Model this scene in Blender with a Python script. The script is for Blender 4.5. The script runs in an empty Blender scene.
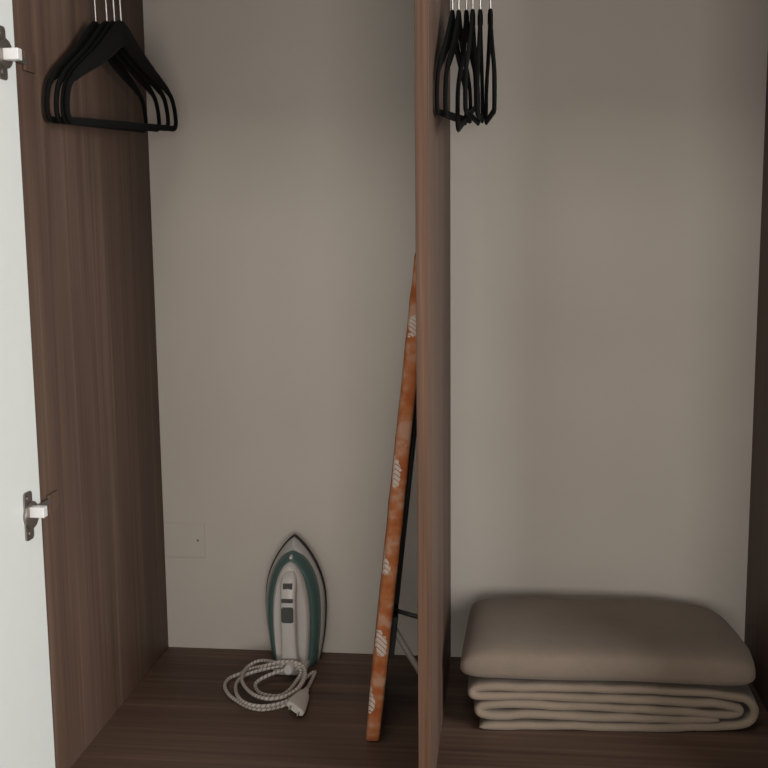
import bpy, bmesh, math, random
from mathutils import Vector, Matrix, noise

scene = bpy.context.scene
C = scene.collection

# ------------------------------------------------------------------ camera
F_PX, CX, CY, CZ = 1074.78, 0.77007, -2.29967, 0.94818
YAW, PITCH, ROLL = 0.1140, 0.14236, -0.00985

def cam_basis():
    fwd = Vector((-math.sin(YAW) * math.cos(PITCH), math.cos(YAW) * math.cos(PITCH), -math.sin(PITCH)))
    r0 = Vector((math.cos(YAW), math.sin(YAW), 0))
    u0 = r0.cross(fwd)
    c, s = math.cos(ROLL), math.sin(ROLL)
    return c * r0 + s * u0, -s * r0 + c * u0, fwd

RT, UP, FW = cam_basis()
cam_data = bpy.data.cameras.new('camera')
cam = bpy.data.objects.new('camera', cam_data)
C.objects.link(cam)
m = Matrix.Identity(4)
for i in range(3):
    m[i][0], m[i][1], m[i][2] = RT[i], UP[i], -FW[i]
m[0][3], m[1][3], m[2][3] = CX, CY, CZ
cam.matrix_world = m
cam_data.sensor_width = 36.0
cam_data.lens = 36.0 * F_PX / 768.0
cam_data.clip_start = 0.05
scene.camera = cam

def at(px, py, axis, value):
    """pixel of the 768 frame -> point on the plane axis = value"""
    d = FW + RT * ((px - 384) / F_PX) + UP * ((384 - py) / F_PX)
    o = Vector((CX, CY, CZ))
    return o + d * ((value - o[axis]) / d[axis])

# ------------------------------------------------------------------ light
world = bpy.data.worlds.new('room_light')
scene.world = world
world.use_nodes = True
bg = world.node_tree.nodes['Background']
bg.inputs[0].default_value = (1.0, 0.985, 0.95, 1)
bg.inputs[1].default_value = 0.05

def area(name, loc, target, w, h, power, col):
    d = bpy.data.lights.new(name, 'AREA')
    d.shape = 'RECTANGLE'; d.size = w; d.size_y = h; d.energy = power; d.color = col
    o = bpy.data.objects.new(name, d); C.objects.link(o)
    o.location = loc
    o.rotation_euler = (Vector(target) - Vector(loc)).to_track_quat('-Z', 'Y').to_euler()
    return o
area('window_daylight', (3.0, -1.95, 1.05), (0.0, -0.7, 0.7), 1.4, 1.8, 82, (0.985, 1.0, 1.0))
area('rear_fill_light', (1.2, -4.4, 0.75), (0.6, 0, 0.7), 1.8, 1.0, 41, (1.0, 0.965, 0.92))  # added low fill from behind the camera, lights the back boards more than the floor
area('ceiling_light', (0.45, -2.0, 2.45), (0.45, -2.0, 0.7), 0.8, 0.8, 13, (1.0, 0.96, 0.90))

vs = scene.view_settings
vs.view_transform = 'Standard'; vs.look = 'None'; vs.gamma = 1.0; vs.use_curve_mapping = False
vs.exposure = 0.0

# ------------------------------------------------------------------ materials
def mat(name):
    mt = bpy.data.materials.new(name); mt.use_nodes = True
    nt = mt.node_tree
    return mt, nt, nt.nodes['Principled BSDF']

def nd(nt, kind, **kw):
    n = nt.nodes.new(kind)
    for k, v in kw.items(): setattr(n, k, v)
    return n

def ramp(nt, stops, interp='LINEAR'):
    r = nd(nt, 'ShaderNodeValToRGB')
    r.color_ramp.interpolation = interp
    el = r.color_ramp.elements
    while len(el) < len(stops): el.new(0.5)
    for e, (p, c) in zip(el, stops):
        e.position = p; e.color = (*c, 1)
    return r

def coords(nt, scale, kind='Object'):
    tc = nd(nt, 'ShaderNodeTexCoord'); mp = nd(nt, 'ShaderNodeMapping')
    nt.links.new(tc.outputs[kind], mp.inputs['Vector'])
    mp.inputs['Scale'].default_value = scale
    return mp

def bump(nt, bs, src, strength, dist=0.001):
    b = nd(nt, 'ShaderNodeBump')
    b.inputs['Strength'].default_value = strength; b.inputs['Distance'].default_value = dist
    nt.links.new(src, b.inputs['Height']); nt.links.new(b.outputs['Normal'], bs.inputs['Normal'])

def plain(name, col, rough=0.6, metal=0.0, spec=0.5, var=0.06, scale=30):
    mt, nt, bs = mat(name)
    mp = coords(nt, (scale,) * 3)
    n = nd(nt, 'ShaderNodeTexNoise'); n.inputs['Scale'].default_value = 1.0; n.inputs['Detail'].default_value = 4
    nt.links.new(mp.outputs[0], n.inputs['Vector'])
    r = ramp(nt, [(0.3, [c * (1 - var) for c in col]), (0.7, [min(1, c * (1 + var)) for c in col])])
    nt.links.new(n.outputs['Fac'], r.inputs[0]); nt.links.new(r.outputs[0], bs.inputs['Base Color'])
    bs.inputs['Roughness'].default_value = rough; bs.inputs['Metallic'].default_value = metal
    bs.inputs['Specular IOR Level'].default_value = spec
    return mt

def wood(name, broad, fine, gain=0.80, tint=(1, 1, 1)):
    """laminate with straight grain: 'broad' and 'fine' are the stretch of two noises"""
    mt, nt, bs = mat(name)
    a = nd(nt, 'ShaderNodeTexNoise'); b = nd(nt, 'ShaderNodeTexNoise')
    for n, sc, dt in ((a, broad, 3), (b, fine, 5)):
        mp = coords(nt, sc); nt.links.new(mp.outputs[0], n.inputs['Vector'])
        n.inputs['Scale'].default_value = 1.0; n.inputs['Detail'].default_value = dt
        n.inputs['Roughness'].default_value = 0.6
    mx = nd(nt, 'ShaderNodeMix', data_type='FLOAT'); mx.inputs[0].default_value = 0.5
    nt.links.new(a.outputs['Fac'], mx.inputs[2]); nt.links.new(b.outputs['Fac'], mx.inputs[3])
    g = gain
    r = ramp(nt, [(0.34, (0.066 * g, 0.037 * g, 0.026 * g)), (0.47, (0.114 * g, 0.066 * g, 0.046 * g)),
                  (0.55, (0.138 * g, 0.082 * g, 0.057 * g)), (0.66, (0.205 * g, 0.127 * g, 0.090 * g))])
    for e in r.color_ramp.elements: e.color = (e.color[0] * tint[0], e.color[1] * tint[1], e.color[2] * tint[2], 1)
    nt.links.new(mx.outputs[0], r.inputs[0]); nt.links.new(r.outputs[0], bs.inputs['Base Color'])
    bs.inputs['Roughness'].default_value = 0.55
    bs.inputs['Specular IOR Level'].default_value = 0.35
    bump(nt, bs, b.outputs['Fac'], 0.12, 0.0006)
    return mt

M = {}
M['wood_side'] = wood('walnut_laminate_upright', (6, 11, 0.5), (30, 70, 1.2))
M['wood_flat'] = wood('walnut_laminate_flat', (0.5, 11, 6), (1.2, 75, 30))
M['edge_band'] = wood('walnut_edge_band', (40, 6, 0.8), (160, 60, 2.5), 1.02, (0.93, 0.80, 0.68))

def back_board():
    mt, nt, bs = mat('pale_back_board')
    mp = coords(nt, (3, 3, 3)); n = nd(nt, 'ShaderNodeTexNoise')
    n.inputs['Scale'].default_value = 1.0; n.inputs['Detail'].default_value = 6
    nt.links.new(mp.outputs[0], n.inputs['Vector'])
    r = ramp(nt, [(0.3, (0.60, 0.545, 0.48)), (0.7, (0.64, 0.585, 0.52))])
    nt.links.new(n.outputs['Fac'], r.inputs[0]); nt.links.new(r.outputs[0], bs.inputs['Base Color'])
    bs.inputs['Roughness'].default_value = 0.6; bs.inputs['Specular IOR Level'].default_value = 0.3
    m2 = coords(nt, (700, 700, 700)); n2 = nd(nt, 'ShaderNodeTexNoise'); n2.inputs['Scale'].default_value = 1
    nt.links.new(m2.outputs[0], n2.inputs['Vector']); bump(nt, bs, n2.outputs['Fac'], 0.1, 0.0004)
    return mt
M['back'] = back_board()
M['door'] = plain('white_door_laminate', (0.74, 0.755, 0.72), 0.45, var=0.01)
M['hinge'] = plain('dull_nickel', (0.30, 0.26, 0.24), 0.35, 0.9, var=0.1)
M['hinge_arm'] = plain('bright_zinc', (0.86, 0.84, 0.82), 0.45, 0.25, var=0.03)
M['chrome'] = plain('chrome_wire', (0.55, 0.53, 0.50), 0.38, 1.0, var=0.03)
M['rod'] = plain('chrome_rod', (0.7, 0.7, 0.7), 0.25, 1.0, var=0.03)
M['dark_screw'] = plain('dark_screw', (0.16, 0.14, 0.12), 0.5)
M['wall'] = plain('painted_wall', (0.72, 0.70, 0.66), 0.8, var=0.02, scale=6)

def velvet():
    mt, nt, bs = mat('black_velvet')
    mp = coords(nt, (900,) * 3); n = nd(nt, 'ShaderNodeTexNoise'); n.inputs['Scale'].default_value = 1
    nt.links.new(mp.outputs[0], n.inputs['Vector'])
    r = ramp(nt, [(0.3, (0.0030, 0.0030, 0.0029)), (0.7, (0.0065, 0.0063, 0.006))])
    nt.links.new(n.outputs['Fac'], r.inputs[0]); nt.links.new(r.outputs[0], bs.inputs['Base Color'])
    bs.inputs['Roughness'].default_value = 0.95; bs.inputs['Specular IOR Level'].default_value = 0.1
    bs.inputs['Sheen Weight'].default_value = 0.015
    bump(nt, bs, n.outputs['Fac'], 0.3, 0.0005)
    return mt
M['velvet'] = velvet()

def fleece(name, col):
    mt, nt, bs = mat(name)
    mp = coords(nt, (9, 9, 9)); n = nd(nt, 'ShaderNodeTexNoise'); n.inputs['Scale'].default_value = 1; n.inputs['Detail'].default_value = 8
    n.inputs['Roughness'].default_value = 0.7
    nt.links.new(mp.outputs[0], n.inputs['Vector'])
    r = ramp(nt, [(0.3, [c * 0.9 for c in col]), (0.7, [c * 1.08 for c in col])])
    nt.links.new(n.outputs['Fac'], r.inputs[0]); nt.links.new(r.outputs[0], bs.inputs['Base Color'])
    m2 = coords(nt, (380, 380, 380)); n2 = nd(nt, 'ShaderNodeTexNoise'); n2.inputs['Scale'].default_value = 1; n2.inputs['Detail'].default_value = 3
    nt.links.new(m2.outputs[0], n2.inputs['Vector'])
    bump(nt, bs, n2.outputs['Fac'], 0.55, 0.0015)
    bs.inputs['Roughness'].default_value = 0.95; bs.inputs['Specular IOR Level'].default_value = 0.1
    bs.inputs['Sheen Weight'].default_value = 0.15; bs.inputs['Sheen Roughness'].default_value = 0.5
    return mt
M['fleece_top'] = fleece('beige_fleece', (0.220, 0.170, 0.130))
M['fleece_low'] = fleece('oatmeal_fleece', (0.255, 0.197, 0.146))

def cover_mat():
    """orange cotton with paler patches and little white hatched leaf prints"""
    mt, nt, bs = mat('orange_print_cotton')
    mp = coords(nt, (26, 18, 34)); n = nd(nt, 'ShaderNodeTexNoise'); n.inputs['Scale'].default_value = 1; n.inputs['Detail'].default_value = 3
    nt.links.new(mp.outputs[0], n.inputs['Vector'])
    r = ramp(nt, [(0.36, (0.34, 0.095, 0.030)), (0.47, (0.40, 0.125, 0.040)), (0.54, (0.42, 0.165, 0.075)), (0.62, (0.46, 0.25, 0.165))])
    nt.links.new(n.outputs['Fac'], r.inputs[0])
    n3 = nd(nt, 'ShaderNodeTexNoise'); n3.inputs['Scale'].default_value = 70
    tc = nd(nt, 'ShaderNodeTexCoord'); nt.links.new(tc.outputs['Object'], n3.inputs['Vector'])
    sp = nd(nt, 'ShaderNodeSeparateXYZ'); nt.links.new(tc.outputs['Object'], sp.inputs[0])
    def math_(op, a_, b_=None, c_=None):
        q = nd(nt, 'ShaderNodeMath', operation=op)
        for k_, v_ in enumerate((a_, b_, c_)):
            if v_ is None: continue
            if isinstance(v_, (int, float)): q.inputs[k_].default_value = v_
            else: nt.links.new(v_, q.inputs[k_])
        return q.outputs[0]
    # leaf prints scattered over the whole cover (2-D cells across width and length) ...
    cb = nd(nt, 'ShaderNodeCombineXYZ'); nt.links.new(math_('ADD', sp.outputs[1], 0.05), cb.inputs[0]); nt.links.new(sp.outputs[2], cb.inputs[1])
    v = nd(nt, 'ShaderNodeTexVoronoi', voronoi_dimensions='2D'); v.inputs['Scale'].default_value = 8.5; v.inputs['Randomness'].default_value = 0.7
    nt.links.new(cb.outputs[0], v.inputs['Vector'])
    d_ = math_('MULTIPLY', v.outputs['Distance'], 1 / 8.5)
    # ... and those that wrap over the long edge: (x, height) of each
    for px_, pz_ in ((0.523, 0.090), (0.546, 0.203), (0.551, 0.352), (0.573, 0.520), (0.606, 0.778)):
        dx = math_('MULTIPLY', math_('SUBTRACT', sp.outputs[0], px_), 1.25); dz = math_('MULTIPLY', math_('SUBTRACT', sp.outputs[2], pz_), 0.62)
        e_ = math_('SQRT', math_('ADD', math_('MULTIPLY', dx, dx), math_('MULTIPLY', dz, dz)))
        on_edge = math_('MULTIPLY', math_('GREATER_THAN', sp.outputs[1], -0.372), 1.0)
        d_ = math_('MINIMUM', d_, math_('ADD', e_, on_edge))
    dn = math_('MULTIPLY_ADD', n3.outputs['Fac'], 0.026, d_)
    lt = nd(nt, 'ShaderNodeMath', operation='LESS_THAN'); lt.inputs[1].default_value = 0.0275
    nt.links.new(dn, lt.inputs[0])
    w = nd(nt, 'ShaderNodeTexWave'); w.inputs['Scale'].default_value = 60; w.bands_direction = 'DIAGONAL'
    nt.links.new(tc.outputs['Object'], w.inputs['Vector'])
    gt = nd(nt, 'ShaderNodeMath', operation='GREATER_THAN'); gt.inputs[1].default_value = 0.10
    nt.links.new(w.outputs['Fac'], gt.inputs[0])
    mu = nd(nt, 'ShaderNodeMath', operation='MULTIPLY'); nt.links.new(lt.outputs[0], mu.inputs[0]); nt.links.new(gt.outputs[0], mu.inputs[1])
    mx = nd(nt, 'ShaderNodeMix', data_type='RGBA')
    nt.links.new(mu.outputs[0], mx.inputs[0]); nt.links.new(r.outputs[0], mx.inputs[6]); mx.inputs[7].default_value = (0.56, 0.49, 0.43, 1)
    nt.links.new(mx.outputs[2], bs.inputs['Base Color'])
    bs.inputs['Roughness'].default_value = 0.85; bs.inputs['Specular IOR Level'].default_value = 0.2
    bump(nt, bs, n3.outputs['Fac'], 0.15, 0.001)
    return mt
M['cover'] = cover_mat()
M['board_under'] = plain('dark_green_underside', (0.022, 0.024, 0.02), 0.7, var=0.2)
M['leg_grey'] = plain('grey_enamel_tube', (0.34, 0.29, 0.26), 0.45, var=0.05)
M['leg_dark'] = plain('dark_steel_bar', (0.04, 0.038, 0.036), 0.5, var=0.1)
M['rubber'] = plain('grey_rubber', (0.16, 0.15, 0.14), 0.8)

M['sole'] = plain('dark_soleplate', (0.03, 0.027, 0.026), 0.35, 0.6)
M['skirt'] = plain('smoky_grey_plastic', (0.40, 0.385, 0.36), 0.35, var=0.02)
M['teal'] = plain('teal_plastic', (0.070, 0.128, 0.117), 0.3, var=0.05)
M['white_pl'] = plain('white_plastic', (0.62, 0.585, 0.55), 0.35, var=0.015)
M['grey_pl'] = plain('dark_grey_button', (0.07, 0.072, 0.068), 0.5, var=0.1, scale=300)
M['plug'] = plain('ivory_plug_plastic', (0.60, 0.56, 0.50), 0.4, var=0.015)

def braid():
    mt, nt, bs = mat('braided_cord')
    tc = nd(nt, 'ShaderNodeTexCoord'); sp = nd(nt, 'ShaderNodeSeparateXYZ')
    nt.links.new(tc.outputs['UV'], sp.inputs[0])
    a = nd(nt, 'ShaderNodeMath', operation='MULTIPLY_ADD'); a.inputs[1].default_value = 1.0
    nt.links.new(sp.outputs[0], a.inputs[0]); nt.links.new(sp.outputs[1], a.inputs[2])
    fr = nd(nt, 'ShaderNodeMath', operation='FRACT'); nt.links.new(a.outputs[0], fr.inputs[0])
    r = ramp(nt, [(0.0, (0.56, 0.50, 0.45)), (0.60, (0.60, 0.545, 0.49)), (0.70, (0.29, 0.25, 0.225)), (0.92, (0.29, 0.25, 0.225)), (1.0, (0.56, 0.50, 0.45))])
    nt.links.new(fr.outputs[0], r.inputs[0]); nt.links.new(r.outputs[0], bs.inputs['Base Color'])
    bs.inputs['Roughness'].default_value = 0.9
    bump(nt, bs, r.outputs[0], 0.3, 0.0006)
    return mt
M['braid'] = braid()

def planks():
    mt, nt, bs = mat('room_floor_laminate')
    mp = coords(nt, (1.0, 9, 1)); n = nd(nt, 'ShaderNodeTexNoise'); n.inputs['Scale'].default_value = 2; n.inputs['Detail'].default_value = 5
    nt.links.new(mp.outputs[0], n.inputs['Vector'])
    r = ramp(nt, [(0.3, (0.16, 0.11, 0.075)), (0.7, (0.23, 0.165, 0.115))])
    nt.links.new(n.outputs['Fac'], r.inputs[0]); nt.links.new(r.outputs[0], bs.inputs['Base Color'])
    bs.inputs['Roughness'].default_value = 0.4
    return mt
M['floor'] = planks()

# ------------------------------------------------------------------ helpers
def empty(name, loc):
    o = bpy.data.objects.new(name, None); C.objects.link(o); o.location = loc
    o.empty_display_size = 0.05
    return o

def tag(o, label, cat, group=None):
    o['label'] = label; o['category'] = cat
    if group: o['group'] = group
    return o

def root_loc(o):
    v = Vector((0, 0, 0))
    while o: v = v + o.location; o = o.parent
    return v

def obj(name, bm, material, parent=None, smooth=False, world=True):
    """link a bmesh as one mesh object; world=True: vertices are world coordinates"""
    bmesh.ops.recalc_face_normals(bm, faces=bm.faces)
    me = bpy.data.meshes.new(name); bm.to_mesh(me); bm.free()
    if smooth:
        for p in me.polygons: p.use_smooth = True
    me.materials.append(material)
    o = bpy.data.objects.new(name, me); C.objects.link(o)
    if parent:
        o.parent = parent
        if world: o.location = -root_loc(parent)
    return o

def add_box(bm, a, b, mtx=None):
    vs_ = []
    for z in (a[2], b[2]):
        for x, y in ((a[0], a[1]), (b[0], a[1]), (b[0], b[1]), (a[0], b[1])):
            p = Vector((x, y, z)); vs_.append(bm.verts.new(mtx @ p if mtx else p))
    fs = [(3, 2, 1, 0), (4, 5, 6, 7), (0, 1, 5, 4), (1, 2, 6, 5), (2, 3, 7, 6), (3, 0, 4, 7)]
    return [bm.faces.new([vs_[i] for i in f]) for f in fs]

def box(name, a, b, material, parent=None, bevel=0.001, mtx=None):
    bm = bmesh.new(); add_box(bm, a, b, mtx)
    if bevel: bmesh.ops.bevel(bm, geom=list(bm.edges), offset=bevel, segments=2, affect='EDGES', profile=0.5)
    return obj(name, bm, material, parent)

def frames(path, closed=False):
    n = len(path); T = []
    for i in range(n):
        a = path[(i - 1) % n] if closed or i > 0 else path[i]
        b = path[(i + 1) % n] if closed or i < n - 1 else path[i]
        T.append((b - a).normalized())
    up = Vector((0, 0, 1)) if abs(T[0].z) < 0.9 else Vector((0, 1, 0))
    N = (up - T[0] * up.dot(T[0])).normalized(); out = []
    for t in T:
        N = N - t * N.dot(t)
        N = N.normalized() if N.length > 1e-6 else t.orthogonal().normalized()
        out.append((t, N, t.cross(N)))
    return out

def add_tube(bm, path, r, seg=10, closed=False, caps=True, twist=None):
    """tube along path; r a number or a list; twist = metres per turn for a uv layer"""
    path = [Vector(p) for p in path]
    fr = frames(path, closed); rings = []; L = [0.0]
    for i in range(1, len(path)): L.append(L[-1] + (path[i] - path[i - 1]).length)
    for i, p in enumerate(path):
        rr = r[i] if isinstance(r, (list, tuple)) else r
        t, n, b = fr[i]
        rings.append([bm.verts.new(p + (n * math.cos(2 * math.pi * k / seg) + b * math.sin(2 * math.pi * k / seg)) * rr) for k in range(seg)])
    uv = bm.loops.layers.uv.verify() if twist else None
    m_ = len(rings)
    for i in range(m_ if closed else m_ - 1):
        j = (i + 1) % m_
        for k in range(seg):
            q = (k + 1) % seg
            f = bm.faces.new((rings[i][k], rings[i][q], rings[j][q], rings[j][k])); f.smooth = True
            if uv:
                for lp, (ii, kk) in zip(f.loops, ((i, k), (i, k + 1), (j, k + 1), (j, k))):
                    lp[uv].uv = (L[ii] / twist, kk / seg)
    if caps and not closed:
        bm.faces.new(rings[0]); bm.faces.new(rings[-1])

def spline(pts, n=8, closed=False):
    pts = [Vector(p) for p in pts]; out = []; N = len(pts)
    g = (lambda i: pts[i % N]) if closed else (lambda i: pts[max(0, min(N - 1, i))])
    for i in range(N if closed else N - 1):
        p0, p1, p2, p3 = g(i - 1), g(i), g(i + 1), g(i + 2)
        for k in range(n):
            t = k / n
            out.append(0.5 * ((2 * p1) + (p2 - p0) * t + (2 * p0 - 5 * p1 + 4 * p2 - p3) * t * t + (3 * p1 - p0 - 3 * p2 + p3) * t ** 3))
    if not closed: out.append(pts[-1])
    return out

def interp(tab, x):
    if x <= tab[0][0]: return tab[0][1]
    for (a, b), (c, d) in zip(tab, tab[1:]):
        if x <= c: return b + (d - b) * (x - a) / (c - a)
    return tab[-1][1]

# ------------------------------------------------------------------ setting
def struct(name, a, b, material):
    o = box(name, a, b, material, None, 0); o['kind'] = 'structure'; return o

Z_ROOM = -0.10
struct('floor', (-2.6, -4.6, Z_ROOM - 0.05), (3.8, 0.16, Z_ROOM), M['floor'])
struct('wall_back', (-2.6, 0.06, Z_ROOM), (3.8, 0.16, 2.6), M['wall'])

# ------------------------------------------------------------------ wardrobe
WL, T, WR, D = 0.63, 0.02154, 0.63564, 0.62866
XR = WL + T + WR; TOP = 2.15
wr = tag(empty('wardrobe', (XR / 2, -D / 2, Z_ROOM)), 'dark walnut wardrobe with pale back boards, centre divider and white door', 'wardrobe')

def panel(name, a, b, material, front=True):
    """board with a front edge band"""
    o = box(name, a, b, material, wr, 0.0008)
    if front:
        o.data.materials.append(M['edge_band'])
        for p in o.data.polygons:
            if p.normal.y < -0.5 and p.area > 0.002: p.material_index = 1
    return o

panel('side_panel', (-0.02, -D, Z_ROOM), (0, 0.0, TOP), M['wood_side'])
panel('side_panel', (XR, -D, Z_ROOM), (XR + 0.02, 0.0, TOP), M['wood_side'])
panel('divider_panel', (WL, -D, 0.0), (WL + T, 0.0, TOP - 0.02), M['wood_side'])
panel('bottom_panel', (0, -D, -0.02), (XR, 0.0, 0.0), M['wood_flat'])
panel('top_panel', (0, -D, TOP - 0.02), (XR, 0.0, TOP), M['wood_flat'])
box('plinth', (0, -D + 0.03, Z_ROOM), (XR, -D + 0.05, -0.02), M['wood_flat'], wr)
box('back_panel', (-0.02, 0.0, -0.02), (WL + T / 2, 0.006, TOP), M['back'], wr, 0.0003)
box('back_panel', (WL + T / 2, 0.0, -0.02), (XR + 0.02, 0.006, TOP), M['back'], wr, 0.0003)
SHELF = 1.52
for x0, x1 in ((0, WL), (WL + T, XR)):
    panel('shelf', (x0, -D + 0.03, SHELF), (x1, 0.0, SHELF + 0.02), M['wood_flat'])
ROD_Y, ROD_Z, ROD_R = -0.335, 1.425, 0.0125
for x0, x1 in ((0, WL), (WL + T, XR)):
    bm = bmesh.new(); add_tube(bm, [(x0 + 0.003, ROD_Y, ROD_Z), (x1 - 0.003, ROD_Y, ROD_Z)], ROD_R, 20)
    rod = obj('hanging_rod', bm, M['rod'], wr)
    for xa, xb in ((x0, x0 + 0.012), (x1 - 0.012, x1)):
        bm = bmesh.new(); add_tube(bm, [(xa, ROD_Y, ROD_Z), (xb, ROD_Y, ROD_Z)], 0.021, 20)
        obj('rod_socket', bm, M['rod'], rod)

# small cover let into the back board, with its one screw
cv = box('access_cover', (0.0005, -0.0022, 0.216), (0.0955, 0.0, 0.296), M['back'], wr, 0.0004)
bm = bmesh.new(); add_tube(bm, [(0.079, -0.0015, 0.256), (0.079, -0.0032, 0.256)], 0.0024, 12)
obj('screw', bm, M['dark_screw'], cv)

# open door
DOOR_A = math.radians(2.0)
door_m = Matrix.Translation((0.0012, -D - 0.0022, 0)) @ Matrix.Rotation(-DOOR_A, 4, 'Z')
dr = box('door', (-0.018, -0.60, -0.018), (0, 0, TOP - 0.003), M['door'], wr, 0.001, door_m)

def disc(bm, x0, x1, y, z, r, seg=28):
    add_tube(bm, [(x0, y, z), (x1, y, z)], r, seg)

def hinge(z, dz):
    # cup flange let into the door face (local: x out of the face, y along the door)
    bm = bmesh.new()
    y0, y1, h = -0.060, -0.034, 0.040
    prof = []
    for (cy_, cz_, a0) in ((y1 - 0.006, h - 0.006, 0), (y0 + 0.006, h - 0.006, 90), (y0 + 0.006, -h + 0.006, 180), (y1 - 0.006, -h + 0.006, 270)):
        for k in range(5):
            a = math.radians(a0 + 22.5 * k); prof.append((cy_ + 0.006 * math.cos(a), cz_ + 0.006 * math.sin(a)))
    lo = [bm.verts.new((0.0, y, z + q)) for y, q in prof]; hi = [bm.verts.new((0.003, y, z + q)) for y, q in prof]
    bm.faces.new(hi); bm.faces.new(lo[::-1])
    for i in range(len(lo)):
        j = (i + 1) % len(lo); bm.faces.new((lo[i], lo[j], hi[j], hi[i]))
    disc(bm, 0.0, 0.0055, -0.040, z, 0.0225)
    bmesh.ops.transform(bm, matrix=door_m, verts=bm.verts)
    obj('hinge_cup', bm, M['hinge'], dr)
    for s in (-1, 1):
        bm = bmesh.new(); disc(bm, 0.003, 0.0048, -0.049, z + s * 0.029, 0.0048, 14)
        bmesh.ops.transform(bm, matrix=door_m, verts=bm.verts)
        obj('hinge_screw', bm, M['hinge'], dr)
    # arm: a broad link standing out of the cup, and a thin tongue back to the side panel
    bm = bmesh.new(); za = z + dz
    add_box(bm, (0.003, -D - 0.052, za - 0.0088), (0.0285, -D - 0.037, za + 0.0088))
    bmesh.ops.bevel(bm, geom=list(bm.edges), offset=0.0014, segments=2, affect='EDGES', profile=0.5)
    obj('hinge_arm', bm, M['hinge_arm'], dr)
    bm = bmesh.new(); add_box(bm, (0.0030, -D - 0.040, za - 0.0050), (0.0060, -D + 0.030, za + 0.0050))
    bmesh.ops.bevel(bm, geom=list(bm.edges), offset=0.0010, segments=2, affect='EDGES', profile=0.5)
    obj('hinge_tongue', bm, M['hinge'], dr)
    # mounting plate on the side panel
    bm = bmesh.new(); add_box(bm, (0.0, -D + 0.022, z - 0.016), (0.005, -D + 0.062, z + 0.016))
    bmesh.ops.bevel(bm, geom=list(bm.edges), offset=0.0015, segments=2, affect='EDGES', profile=0.5)
    obj('hinge_mount', bm, M['wood_side'], wr)
hinge(1.222, -0.002); hinge(0.494, 0.006)

# ------------------------------------------------------------------ hangers
def hanger_proto():
    # local: y along the shoulders, z up, origin at the top of the hook ring's rod seat
    NZ = 1.308 - ROD_Z
    half = [(0.0, 0.0), (0.018, -0.006), (0.045, -0.022), (0.09, -0.046), (0.135, -0.066), (0.175, -0.084), (0.202, -0.101),
            (0.214, -0.121), (0.2185, -0.143), (0.216, -0.156), (0.206, -0.162), (0.17, -0.162), (0.10, -0.162), (0.0, -0.162)]
    pts = [(y, z) for y, z in half] + [(-y, z) for y, z in half[-2:0:-1]]
    path = spline([(0, y, z + NZ) for y, z in pts], 4, True)
    bm = bmesh.new(); seg = 8; rings = []
    n = len(path)
    for i, p in enumerate(path):
        t = (path[(i + 1) % n] - path[i - 1]).normalized(); nrm = Vector((0, -t.z, t.y))
        d = abs(p.y); high = (p.z - NZ) > -0.09
        a = interp([(0, 0.024), (0.03, 0.022), (0.10, 0.0155), (0.17, 0.0095), (0.215, 0.0070)], d) if high else 0.006
        if p.z - NZ < -0.159: a = 0.0058
        b = 0.0037
        off = nrm * 0
        rings.append([bm.verts.new(p + off + nrm * (a * math.cos(2 * math.pi * k / seg)) + Vector((b * math.sin(2 * math.pi * k / seg), 0, 0))) for k in range(seg)])
    for i in range(n):
        j = (i + 1) % n
        for k in range(seg):
            q = (k + 1) % seg
            bm.faces.new((rings[i][k], rings[i][q], rings[j][q], rings[j][k])).smooth = True
    # socket the hook screws into
    add_tube(bm, [(0, 0, NZ - 0.004), (0, 0, NZ + 0.012), (0, 0, NZ + 0.020), (0, 0, NZ + 0.0225)], [0.0052, 0.0050, 0.0040, 0.0025], 10)
    root = empty('clothes_hanger', (0, 0, 0))
    obj('hanger_frame', bm, M['velvet'], root, world=False)
    cz = ROD_R + 0.0021 - 0.0195
    pth = [(0, 0, NZ + 0.018), (0, 0, NZ + 0.035), (0, 0, cz - 0.0195 - 0.010)]
    pth = [Vector(p) for p in pth]
    for k in range(0, 13):
        a = math.radians(-78 + k * 22.0)
        pth.append(Vector((0, 0.0195 * math.cos(a), cz + 0.0195 * math.sin(a))))
    bm = bmesh.new(); add_tube(bm, spline(pth, 3), 0.0017, 8)
    obj('hook', bm, M['chrome'], root, world=False)
    return root

proto = hanger_proto(); first = [True]
def place_hanger(x, rot, tilt, label, group):
    if first[0]: o = proto; first[0] = False
    else:
        o = proto.copy(); C.objects.link(o)
        for ch in list(proto.children):
            c = ch.copy(); C.objects.link(c); c.parent = o
    o.location = (x, ROD_Y, ROD_Z)
    o.rotation_euler = (math.radians(tilt), 0, -math.radians(rot))
    tag(o, label, 'hanger', group)

ordn = ['first', 'second', 'third', 'fourth', 'fifth', 'sixth']
def yaw_of(front, rear): return math.degrees(math.asin((rear - front) / 2 / 0.2185))
for i, (f, r, tilt) in enumerate([(0.0095, 0.031, 2.6), (0.024, 0.058, 3.0), (0.034, 0.076, 3.4), (0.042, 0.093, 3.0)]):
    place_hanger((f + r) / 2, yaw_of(f, r), tilt, 'black velvet hanger above the iron, %s of four from the side panel' % ordn[i], 'hangers in the bay with the iron')
for i, (f, r, tilt) in enumerate([(0.657, 0.687, 3.0), (0.670, 0.696, 4.0), (0.687, 0.7045, 11.0), (0.703, 0.7125, 2.6), (0.722, 0.7205, 4.0), (0.750, 0.7285, 3.0)]):
    place_hanger((f + r) / 2, yaw_of(f, r), tilt, 'black velvet hanger above the blankets, %s of six from the divider' % ordn[i], 'hangers in the bay with the blankets')

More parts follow.
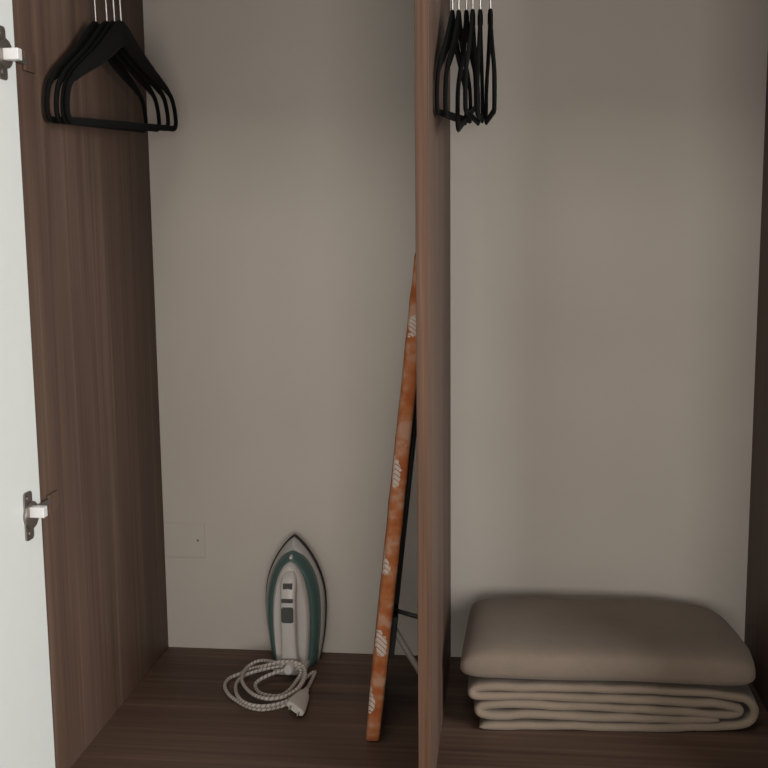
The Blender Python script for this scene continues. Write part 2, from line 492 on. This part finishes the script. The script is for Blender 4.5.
# ------------------------------------------------------------------ iron
IX, IY = 0.3095, -0.034           # middle of the soleplate, its plane
ir = tag(empty('steam_iron', (IX, IY - 0.05, 0)), 'white and teal steam iron standing on its heel with coiled cord', 'iron')
OUT = [(0.0, 0.76), (0.1, 0.855), (0.28, 0.965), (0.45, 1.0), (0.58, 0.97), (0.70, 0.855), (0.80, 0.68), (0.88, 0.48), (0.94, 0.29), (0.98, 0.13), (1.0, 0.0)]
ROUND = [(0.0, 0.80), (0.12, 0.885), (0.30, 0.97), (0.45, 1.0), (0.58, 0.985), (0.68, 0.93), (0.77, 0.84), (0.85, 0.70), (0.91, 0.55), (0.955, 0.39), (0.985, 0.22), (1.0, 0.0)]
def outline(apex, hw, base=0.0, n=22, OUT=OUT):
    """closed outline in (x, z) seen from the front: up the right side, down the left"""
    r = []
    for k in range(n + 1):
        t = k / n; t = 1 - (1 - t) ** 1.5
        r.append((hw * interp(OUT, t), base + (apex - base) * t))
    # smooth the table
    r2 = [r[0]] + [((r[i - 1][0] + 2 * r[i][0] + r[i + 1][0]) / 4, r[i][1]) for i in range(1, n)] + [r[-1]]
    return r2 + [(-x, z) for x, z in r2[-2::-1]]

def loft(bm, sections, caps=(True, True)):
    rings = []
    for w, o in sections: rings.append([bm.verts.new((IX + x, IY - w, z)) for x, z in o])
    for a, b in zip(rings, rings[1:]):
        for i in range(len(a)):
            j = (i + 1) % len(a); bm.faces.new((a[i], a[j], b[j], b[i])).smooth = True
    if caps[0]: bm.faces.new(rings[0][::-1])
    if caps[1]: bm.faces.new(rings[-1])

bm = bmesh.new(); loft(bm, [(0, outline(0.284, 0.068)), (0.001, outline(0.286, 0.0695)), (0.006, outline(0.286, 0.0695)), (0.007, outline(0.285, 0.0685))])
obj('soleplate', bm, M['sole'], ir)
bm = bmesh.new(); loft(bm, [(0.007, outline(0.282, 0.0672)), (0.014, outline(0.281, 0.0670)), (0.020, outline(0.275, 0.065)), (0.026, outline(0.263, 0.0605))])
obj('skirt', bm, M['skirt'], ir)
bm = bmesh.new(); loft(bm, [(0.022, outline(0.256, 0.0605, OUT=ROUND)), (0.030, outline(0.256, 0.0600, OUT=ROUND)), (0.040, outline(0.252, 0.0575, OUT=ROUND)), (0.049, outline(0.245, 0.0525, OUT=ROUND)), (0.054, outline(0.238, 0.0470, OUT=ROUND))])
obj('water_tank', bm, M['teal'], ir)
bm = bmesh.new(); loft(bm, [(0.050, outline(0.240, 0.0415, OUT=ROUND)), (0.060, outline(0.2395, 0.0412, OUT=ROUND)), (0.070, outline(0.236, 0.0385, OUT=ROUND)), (0.076, outline(0.230, 0.0340, OUT=ROUND))])
obj('upper_shell', bm, M['white_pl'], ir)

# handle: rounded section swept from the nose of the shell to the heel
hp = spline([Vector((0, w, z)) for z, w in [(0.228, 0.066), (0.224, 0.082), (0.211, 0.098), (0.186, 0.108), (0.150, 0.113), (0.100, 0.114), (0.060, 0.112), (0.025, 0.106), (0.006, 0.100)]], 4)
HX = 0.0025                      # the handle leans a touch to one side
bm = bmesh.new(); rings = []
for i, p in enumerate(hp):
    a = hp[max(0, i - 1)]; b = hp[min(len(hp) - 1, i + 1)]
    t = (b - a).normalized(); nrm = Vector((0, t.z, -t.y))          # out of the handle in (w, z)
    if nrm.y < 0: nrm = -nrm
    hw = interp([(0.0, 0.0235), (0.03, 0.019), (0.08, 0.0165), (0.18, 0.0165), (0.205, 0.0175), (0.218, 0.0160), (0.228, 0.0105)], p.z)
    ht = 0.0135; ring = []
    for k in range(16):
        ang = 2 * math.pi * k / 16; ca, sa = math.cos(ang), math.sin(ang)
        e = 0.55
        x = hw * math.copysign(abs(ca) ** e, ca); o_ = ht * math.copysign(abs(sa) ** e, sa) - ht
        q = p + nrm * o_
        ring.append(bm.verts.new((IX + HX + x, IY - q.y, max(q.z, 0.002))))
    rings.append(ring)
for a, b in zip(rings, rings[1:]):
    for k in range(16):
        q = (k + 1) % 16; bm.faces.new((a[k], a[q], b[q], b[k])).smooth = True
bm.faces.new(rings[0]); bm.faces.new(rings[-1])
obj('handle', bm, M['white_pl'], ir)
# heel the iron stands on
bm = bmesh.new(); add_box(bm, (IX - 0.035, IY - 0.104, 0.0), (IX + 0.037, IY - 0.012, 0.020))
bmesh.ops.bevel(bm, geom=list(bm.edges), offset=0.006, segments=3, affect='EDGES', profile=0.5)
obj('heel', bm, M['white_pl'], ir)

def button(name, z0, z1, hw, w, rad, depth, material):
    bm = bmesh.new(); add_box(bm, (IX + HX - hw, IY - w - depth, z0), (IX + HX + hw, IY - w + 0.006, z1))
    bmesh.ops.bevel(bm, geom=[e for e in bm.edges if abs((e.verts[0].co - e.verts[1].co).normalized().y) > 0.9], offset=rad, segments=4, affect='EDGES', profile=0.5)
    return obj(name, bm, material, ir)
button('steam_window', 0.192, 0.206, 0.0100, 0.1035, 0.001, 0.0018, M['grey_pl'])
button('steam_slider', 0.167, 0.175, 0.0125, 0.1095, 0.002, 0.004, M['grey_pl'])
button('spray_button', 0.123, 0.157, 0.0130, 0.1125, 0.005, 0.0022, M['grey_pl'])
bm = bmesh.new()
add_tube(bm, [(IX, IY - 0.038, 0.247), (IX, IY - 0.050, 0.2465), (IX, IY - 0.0525, 0.2465)], [0.0045, 0.004, 0.0025], 12)
obj('spray_nozzle', bm, M['white_pl'], ir)

# coiled cord: points read in a 6.98x crop of the photo at (220, 640), each with its height above the boards
S = 698 / 100.0
cord_px = [(478, 206, .034), (432, 214, .030), (330, 250, .022), (262, 290, .014), (248, 330, .010), (290, 375, .012), (400, 392, .014), (470, 362, .016),
           (530, 292, .020), (566, 225, .026), (535, 170, .034), (440, 150, .036), (290, 144, .026), (200, 182, .020), (155, 248, .018), (165, 312, .016),
           (230, 378, .018), (330, 410, .020), (440, 396, .020), (540, 340, .024), (592, 262, .028), (585, 190, .034), (530, 148, .040), (440, 122, .040), (330, 148, .030),
           (230, 198, .016), (130, 240, .008), (62, 270, .005), (34, 322, .004), (62, 382, .004), (130, 432, .004), (200, 468, .004), (290, 486, .004), (400, 470, .004),
           (475, 436, .008), (545, 340, .014), (580, 255, .020), (540, 190, .030), (440, 182, .030), (300, 206, .022), (180, 244, .012), (116, 300, .007), (118, 380, .010), (175, 438, .012),
           (280, 462, .012), (400, 448, .012), (500, 404, .012), (560, 320, .010), (600, 225, .010), (632, 186, .006), (662, 222, .005), (630, 300, .007), (602, 350, .011)]
pts = [at(220 + x / S, 640 + y / S, 2, z) for x, y, z in cord_px]
front_of_iron = IY - 0.118
for p in pts:                    # the far side of the coil leans on the heel, never through it
    if p.y > front_of_iron - 0.006 and 0.262 < p.x < 0.352: p.y = front_of_iron - 0.006
path = spline(pts, 7)
for p in path: p.z = max(p.z, 0.0040)
bm = bmesh.new(); add_tube(bm, path, 0.0039, 8, twist=0.0095)
obj('power_cord', bm, M['braid'], ir)
bm = bmesh.new()
b0 = pts[0]
add_tube(bm, [(b0.x, IY - 0.100, 0.028), (b0.x, IY - 0.122, 0.031), (b0.x, b0.y - 0.006, 0.034), (b0.x, b0.y - 0.008, 0.034)], [0.0105, 0.0105, 0.0100, 0.0072], 18)
obj('cord_sleeve', bm, M['white_pl'], ir)

# flat two-pin plug lying at the end of the cord
p_end = pts[-1]
p_l, p_r = at(287.6, 703.5, 2, 0.030), at(302.6, 715.0, 2, 0.009)
p_face = (p_l + p_r) / 2
ax = (p_face - p_end); L_ = ax.length; ax.normalize()
side = (p_r - p_l); HWP = side.length / 2; side = (side - ax * side.dot(ax)).normalized(); upv = side.cross(ax)
if upv.z < 0: upv = -upv
bm = bmesh.new(); rings = []
for t, hw, ht in ((-0.06, .0042, .0042), (0.06, .0056, .0052), (0.16, .0060, .0055), (0.20, .0095, .0065), (0.32, .0120, .0070), (0.6, .0150, .0075), (0.85, .0172, .0075), (0.97, .0170, .0072), (1.0, .0155, .0060)):
    hw *= 1.1 * HWP / 0.0172; c = p_end + ax * (L_ * t); ring = []
    for k in range(16):
        a = 2 * math.pi * k / 16; ca, sa = math.cos(a), math.sin(a)
        v = c + side * (hw * math.copysign(abs(ca) ** 0.6, ca)) + upv * (ht * math.copysign(abs(sa) ** 0.6, sa))
        v.z = max(v.z, 0.0004); ring.append(bm.verts.new(v))
    rings.append(ring)
for a, b in zip(rings, rings[1:]):
    for k in range(16):
        q = (k + 1) % 16; bm.faces.new((a[k], a[q], b[q], b[k])).smooth = True
bm.faces.new(rings[0]); bm.faces.new(rings[-1])
plug = obj('plug', bm, M['plug'], ir)
for s in (-1, 1):
    c = p_end + ax * (L_ * 0.98) + side * (s * HWP * 0.55)
    bm = bmesh.new(); add_tube(bm, [c, c + ax * 0.010, c + ax * 0.018, c + ax * 0.019], [0.0022, 0.0021, 0.0019, 0.001], 10)
    obj('pin', bm, M['chrome'], plug)

# ------------------------------------------------------------------ ironing board
BY = -0.283; BLEN = 0.91
def board_x(y, z): return 0.5145 + 0.1105 * z - 0.092 * (y + 0.440)
ib = tag(empty('ironing_board', (0.53, BY, 0)), 'orange patterned ironing board leaning on end against the divider', 'ironing board')
HW = [(0.0, 0.133), (0.006, 0.143), (0.018, 0.150), (0.05, 0.155), (0.10, 0.157), (0.2, 0.160), (0.45, 0.158), (0.6, 0.147), (0.72, 0.130), (0.82, 0.108), (0.90, 0.080), (0.95, 0.055), (0.98, 0.033), (1.0, 0.004)]
def board_outline(inset, n=44):
    r = []
    for k in range(n + 1):
        t = k / n; t = 0.5 - 0.5 * math.cos(math.pi * t)
        z = inset + (BLEN - 2 * inset) * t
        r.append((max(0.002, interp(HW, z / BLEN) - inset), z))
    return [(BY - h, z) for h, z in r] + [(BY + h, z) for h, z in r[::-1]]
def board_layer(name, secs, material, parent):
    bm = bmesh.new(); rings = []
    for off, inset in secs:
        ring = []
        for y, z in board_outline(inset):
            wob = 0.0020 * noise.noise(Vector((y * 14, z * 19, off * 30)))
            ring.append(bm.verts.new((board_x(y, z) + off + wob, y, z)))
        rings.append(ring)
    for a, b in zip(rings, rings[1:]):
        for i in range(len(a)):
            j = (i + 1) % len(a); bm.faces.new((a[i], a[j], b[j], b[i])).smooth = True
    bm.faces.new(rings[0][::-1]); bm.faces.new(rings[-1])
    return obj(name, bm, material, parent)
board_layer('padded_cover', [(0.0, 0.012), (0.0006, 0.006), (0.003, 0.0015), (0.008, 0.0), (0.019, 0.0), (0.024, 0.0015), (0.026, 0.005)], M['cover'], ib)
board_layer('underside', [(0.0240, 0.010), (0.0268, 0.011), (0.0275, 0.014)], M['board_under'], ib)
# leg frame: two tubes on a foot bar, half folded under the board, resting on the divider
def bx(y, z): return board_x(y, z) + 0.027
def tube(name, pts_, r, material, parent, seg=10):
    bm = bmesh.new(); add_tube(bm, pts_, r, seg); return obj(name, bm, material, parent)
y_f, y_b = -0.365, -0.185
bm = bmesh.new(); add_box(bm, (0.0, y_f - 0.02, 0.150), (0.012, y_b + 0.02, 0.232))
for v in bm.verts: v.co.x += bx(v.co.y, v.co.z) - 0.0005
bmesh.ops.bevel(bm, geom=list(bm.edges), offset=0.003, segments=2, affect='EDGES', profile=0.5)
obj('leg_rest', bm, M['board_under'], ib)
foot_z = 0.105
lg = tube('leg_stem', spline([(bx(y_f, 0.20) + 0.006, y_f, 0.203), (0.588, y_f, 0.158), (0.606, y_f, 0.128), (0.6185, y_f, 0.107)], 5), 0.0065, M['leg_grey'], ib)
tube('foot_bar', [(0.6215, y_f - 0.012, foot_z), (0.6215, y_b, foot_z)], 0.0065, M['leg_grey'], ib, 12)
for yy in (y_f + 0.045, y_b - 0.045):
    tube('rubber_foot', [(0.6212, yy - 0.014, foot_z), (0.6212, yy + 0.014, foot_z)], 0.0082, M['rubber'], lg, 14)
tube('brace', [(bx(y_f + 0.02, 0.235) - 0.001, y_f + 0.02, 0.232), (0.604, y_f + 0.02, 0.220), (0.623, y_f + 0.02, 0.216)], 0.0045, M['leg_dark'], ib)
for yy in (BY - 0.05, BY + 0.05):
    tube('folded_leg', [(bx(yy, 0.24) + 0.006, yy, 0.24), (bx(yy, 0.70) + 0.005, yy, 0.70)], 0.0055, M['leg_dark'], ib)

# ------------------------------------------------------------------ blankets
def sweep_sheet(bm, path, th, y_front, y_back, seed, thick=None):
    """folded sheet: centre line 'path' in (x, z) swept from front to back, with a soft rounded front edge"""
    n = len(path)
    prof = [(0.0, 0.12), (0.0010, 0.50), (0.003, 0.80), (0.007, 0.96), (0.013, 1.0), (0.04, 1.0), (0.10, 1.0), (0.16, 1.0), (0.22, 1.0)]
    Lb = y_back - y_front
    prof = [p for p in prof if p[0] < Lb - 0.02] + [(Lb - 0.007, 1.0), (Lb, 0.3)]
    loops = []
    nr = []
    for i in range(n):
        t = (path[min(n - 1, i + 1)] - path[max(0, i - 1)]).normalized(); nr.append(Vector((-t.y, t.x)))
    rings = []
    for dy, s in prof:
        ring = []
        for sgn in (1, -1):
            rng = range(n) if sgn > 0 else range(n - 1, -1, -1)
            for i in rng:
                endt = min(i, n - 1 - i); es = [0.35, 0.75, 0.93][endt] if endt < 3 else 1.0
                p = path[i]; fz = 0.0026 * noise.noise(Vector((p.x * 22, p.y * 60 + seed, dy * 9 + seed)))
                jitter = 0.006 * noise.noise(Vector((p.x * 7 + seed, p.y * 45, seed * 3)))
                q = p + nr[i] * (sgn * th * 0.5 * s * es + fz * s)
                ring.append(bm.verts.new((q.x, y_front + dy + jitter * max(0, 1 - dy / 0.2) + (q.x - 0.96) * 0.075, max(0.0006, q.y))))
        rings.append(ring)
    for a, b in zip(rings, rings[1:]):
        for i in range(len(a)):
            j = (i + 1) % len(a); bm.faces.new((a[i], a[j], b[j], b[i])).smooth = True
    for ring, flip in ((rings[0], False), (rings[-1], True)):       # close as a strip between the two sides
        for i in range(n - 1):
            f = (ring[i], ring[i + 1], ring[2 * n - 2 - i], ring[2 * n - 1 - i])
            bm.faces.new(f if not flip else f[::-1]).smooth = True

def path2(p, n=7): return [Vector((v.x, v.y)) for v in spline([Vector((a, b, 0)) for a, b in p], n)]

low = [(0.724, .0085), (0.80, .0085), (0.90, .0090), (1.00, .0080), (1.10, .0085), (1.18, .0100), (1.230, .0185), (1.241, .040), (1.231, .0615), (1.195, .0730), (1.10, .0790),
       (1.00, .0825), (0.90, .0850), (0.80, .0865), (0.735, .0865), (0.715, .0840), (0.7085, .0775), (0.715, .0700), (0.74, .0685), (0.80, .0690), (0.90, .0665), (1.00, .0630), (1.10, .0595), (1.17, .0560), (1.203, .0500),
       (1.2125, .0425), (1.203, .0350), (1.17, .0330), (1.10, .0400), (1.00, .0455), (0.90, .0480), (0.82, .0520), (0.76, .0515), (0.7285, .0475), (0.7215, .0395), (0.730, .0310), (0.77, .0280), (0.84, .0330), (0.92, .0285), (1.02, .0265), (1.10, .0235), (1.175, .0240)]
bm = bmesh.new(); sweep_sheet(bm, path2(low, 6), 0.0165, -0.340, -0.052, 3.7)
o = obj('folded_blanket', bm, M['fleece_low'])
tag(o, 'oatmeal fleece blanket folded in many thin layers, lying on the wardrobe floor', 'blanket', 'folded blankets in the stack')

# upper blanket: one thick soft bundle whose rounded fold faces out
def top_blanket():
    nx, nv, nyy = 56, 40, 0
    x0, x1, yf, yb = 0.688, 1.243, -0.352, -0.045
    bm = bmesh.new(); rings = []
    for i in range(nx + 1):
        s = -1 + 2 * i / nx; s = math.copysign(1 - (1 - abs(s)) ** 1.7, s)
        taper = (1 - abs(s) ** 14) ** (1 / 2.6) if abs(s) < 1 else 0.0
        taper = max(taper, 0.25)
        x = (x0 + x1) / 2 + (x1 - x0) / 2 * s
        ring = []
        for k in range(nv):
            a = 2 * math.pi * k / nv; ca, sa = math.cos(a), math.sin(a)
            yy = math.copysign(abs(ca) ** 0.42, ca); zz = math.copysign(abs(sa) ** 0.55, sa)
            yc, hy = (yf + yb) / 2, (yb - yf) / 2
            hy_ = hy * (0.90 + 0.10 * taper)
            zb = 0.0955 - 0.0085 * max(0.0, (x - 0.80) / 0.44) + 0.001 * math.sin(x * 20)
            H = interp([(0.69, 0.068), (0.8, 0.073), (1.0, 0.075), (1.1, 0.074), (1.18, 0.074), (1.245, 0.071)], x)
            rear = 0.5 + 0.5 * yy
            H *= 1.0 + 0.10 * rear - (0.14 * max(0, (x - 1.10) / 0.14) * rear)
            z = zb + H * 0.5 * (1 + zz * taper) if zz > 0 else zb + H * 0.5 * (1 + zz * (0.35 + 0.65 * taper))
            y = yc + hy_ * yy + (x - 0.96) * 0.06
            xx = x + 0.016 * (1 - yy * yy) * max(0, s) ** 3 - 0.006 * max(0, s) ** 3 - (0.026 * rear * max(0, s) ** 3) + 0.010 * rear * max(0, -s) ** 3
            v = Vector((xx, y, z))
            amp = 0.0032 if zz > -0.4 else 0.0012
            v.z += amp * noise.noise(Vector((xx * 9, y * 11, 1.3)))
            v.y += 0.004 * noise.noise(Vector((xx * 7, z * 18, 5.1)))
            v.y = min(v.y, -0.012)
            ring.append(bm.verts.new(v))
        rings.append(ring)
    for a, b in zip(rings, rings[1:]):
        for k in range(nv):
            q = (k + 1) % nv; bm.faces.new((a[k], a[q], b[q], b[k])).smooth = True
    bm.faces.new(rings[0]); bm.faces.new(rings[-1])
    o = obj('folded_blanket', bm, M['fleece_top'])
    return tag(o, 'thick beige blanket with one rounded fold, on top of the layered one', 'blanket', 'folded blankets in the stack')
top_blanket()
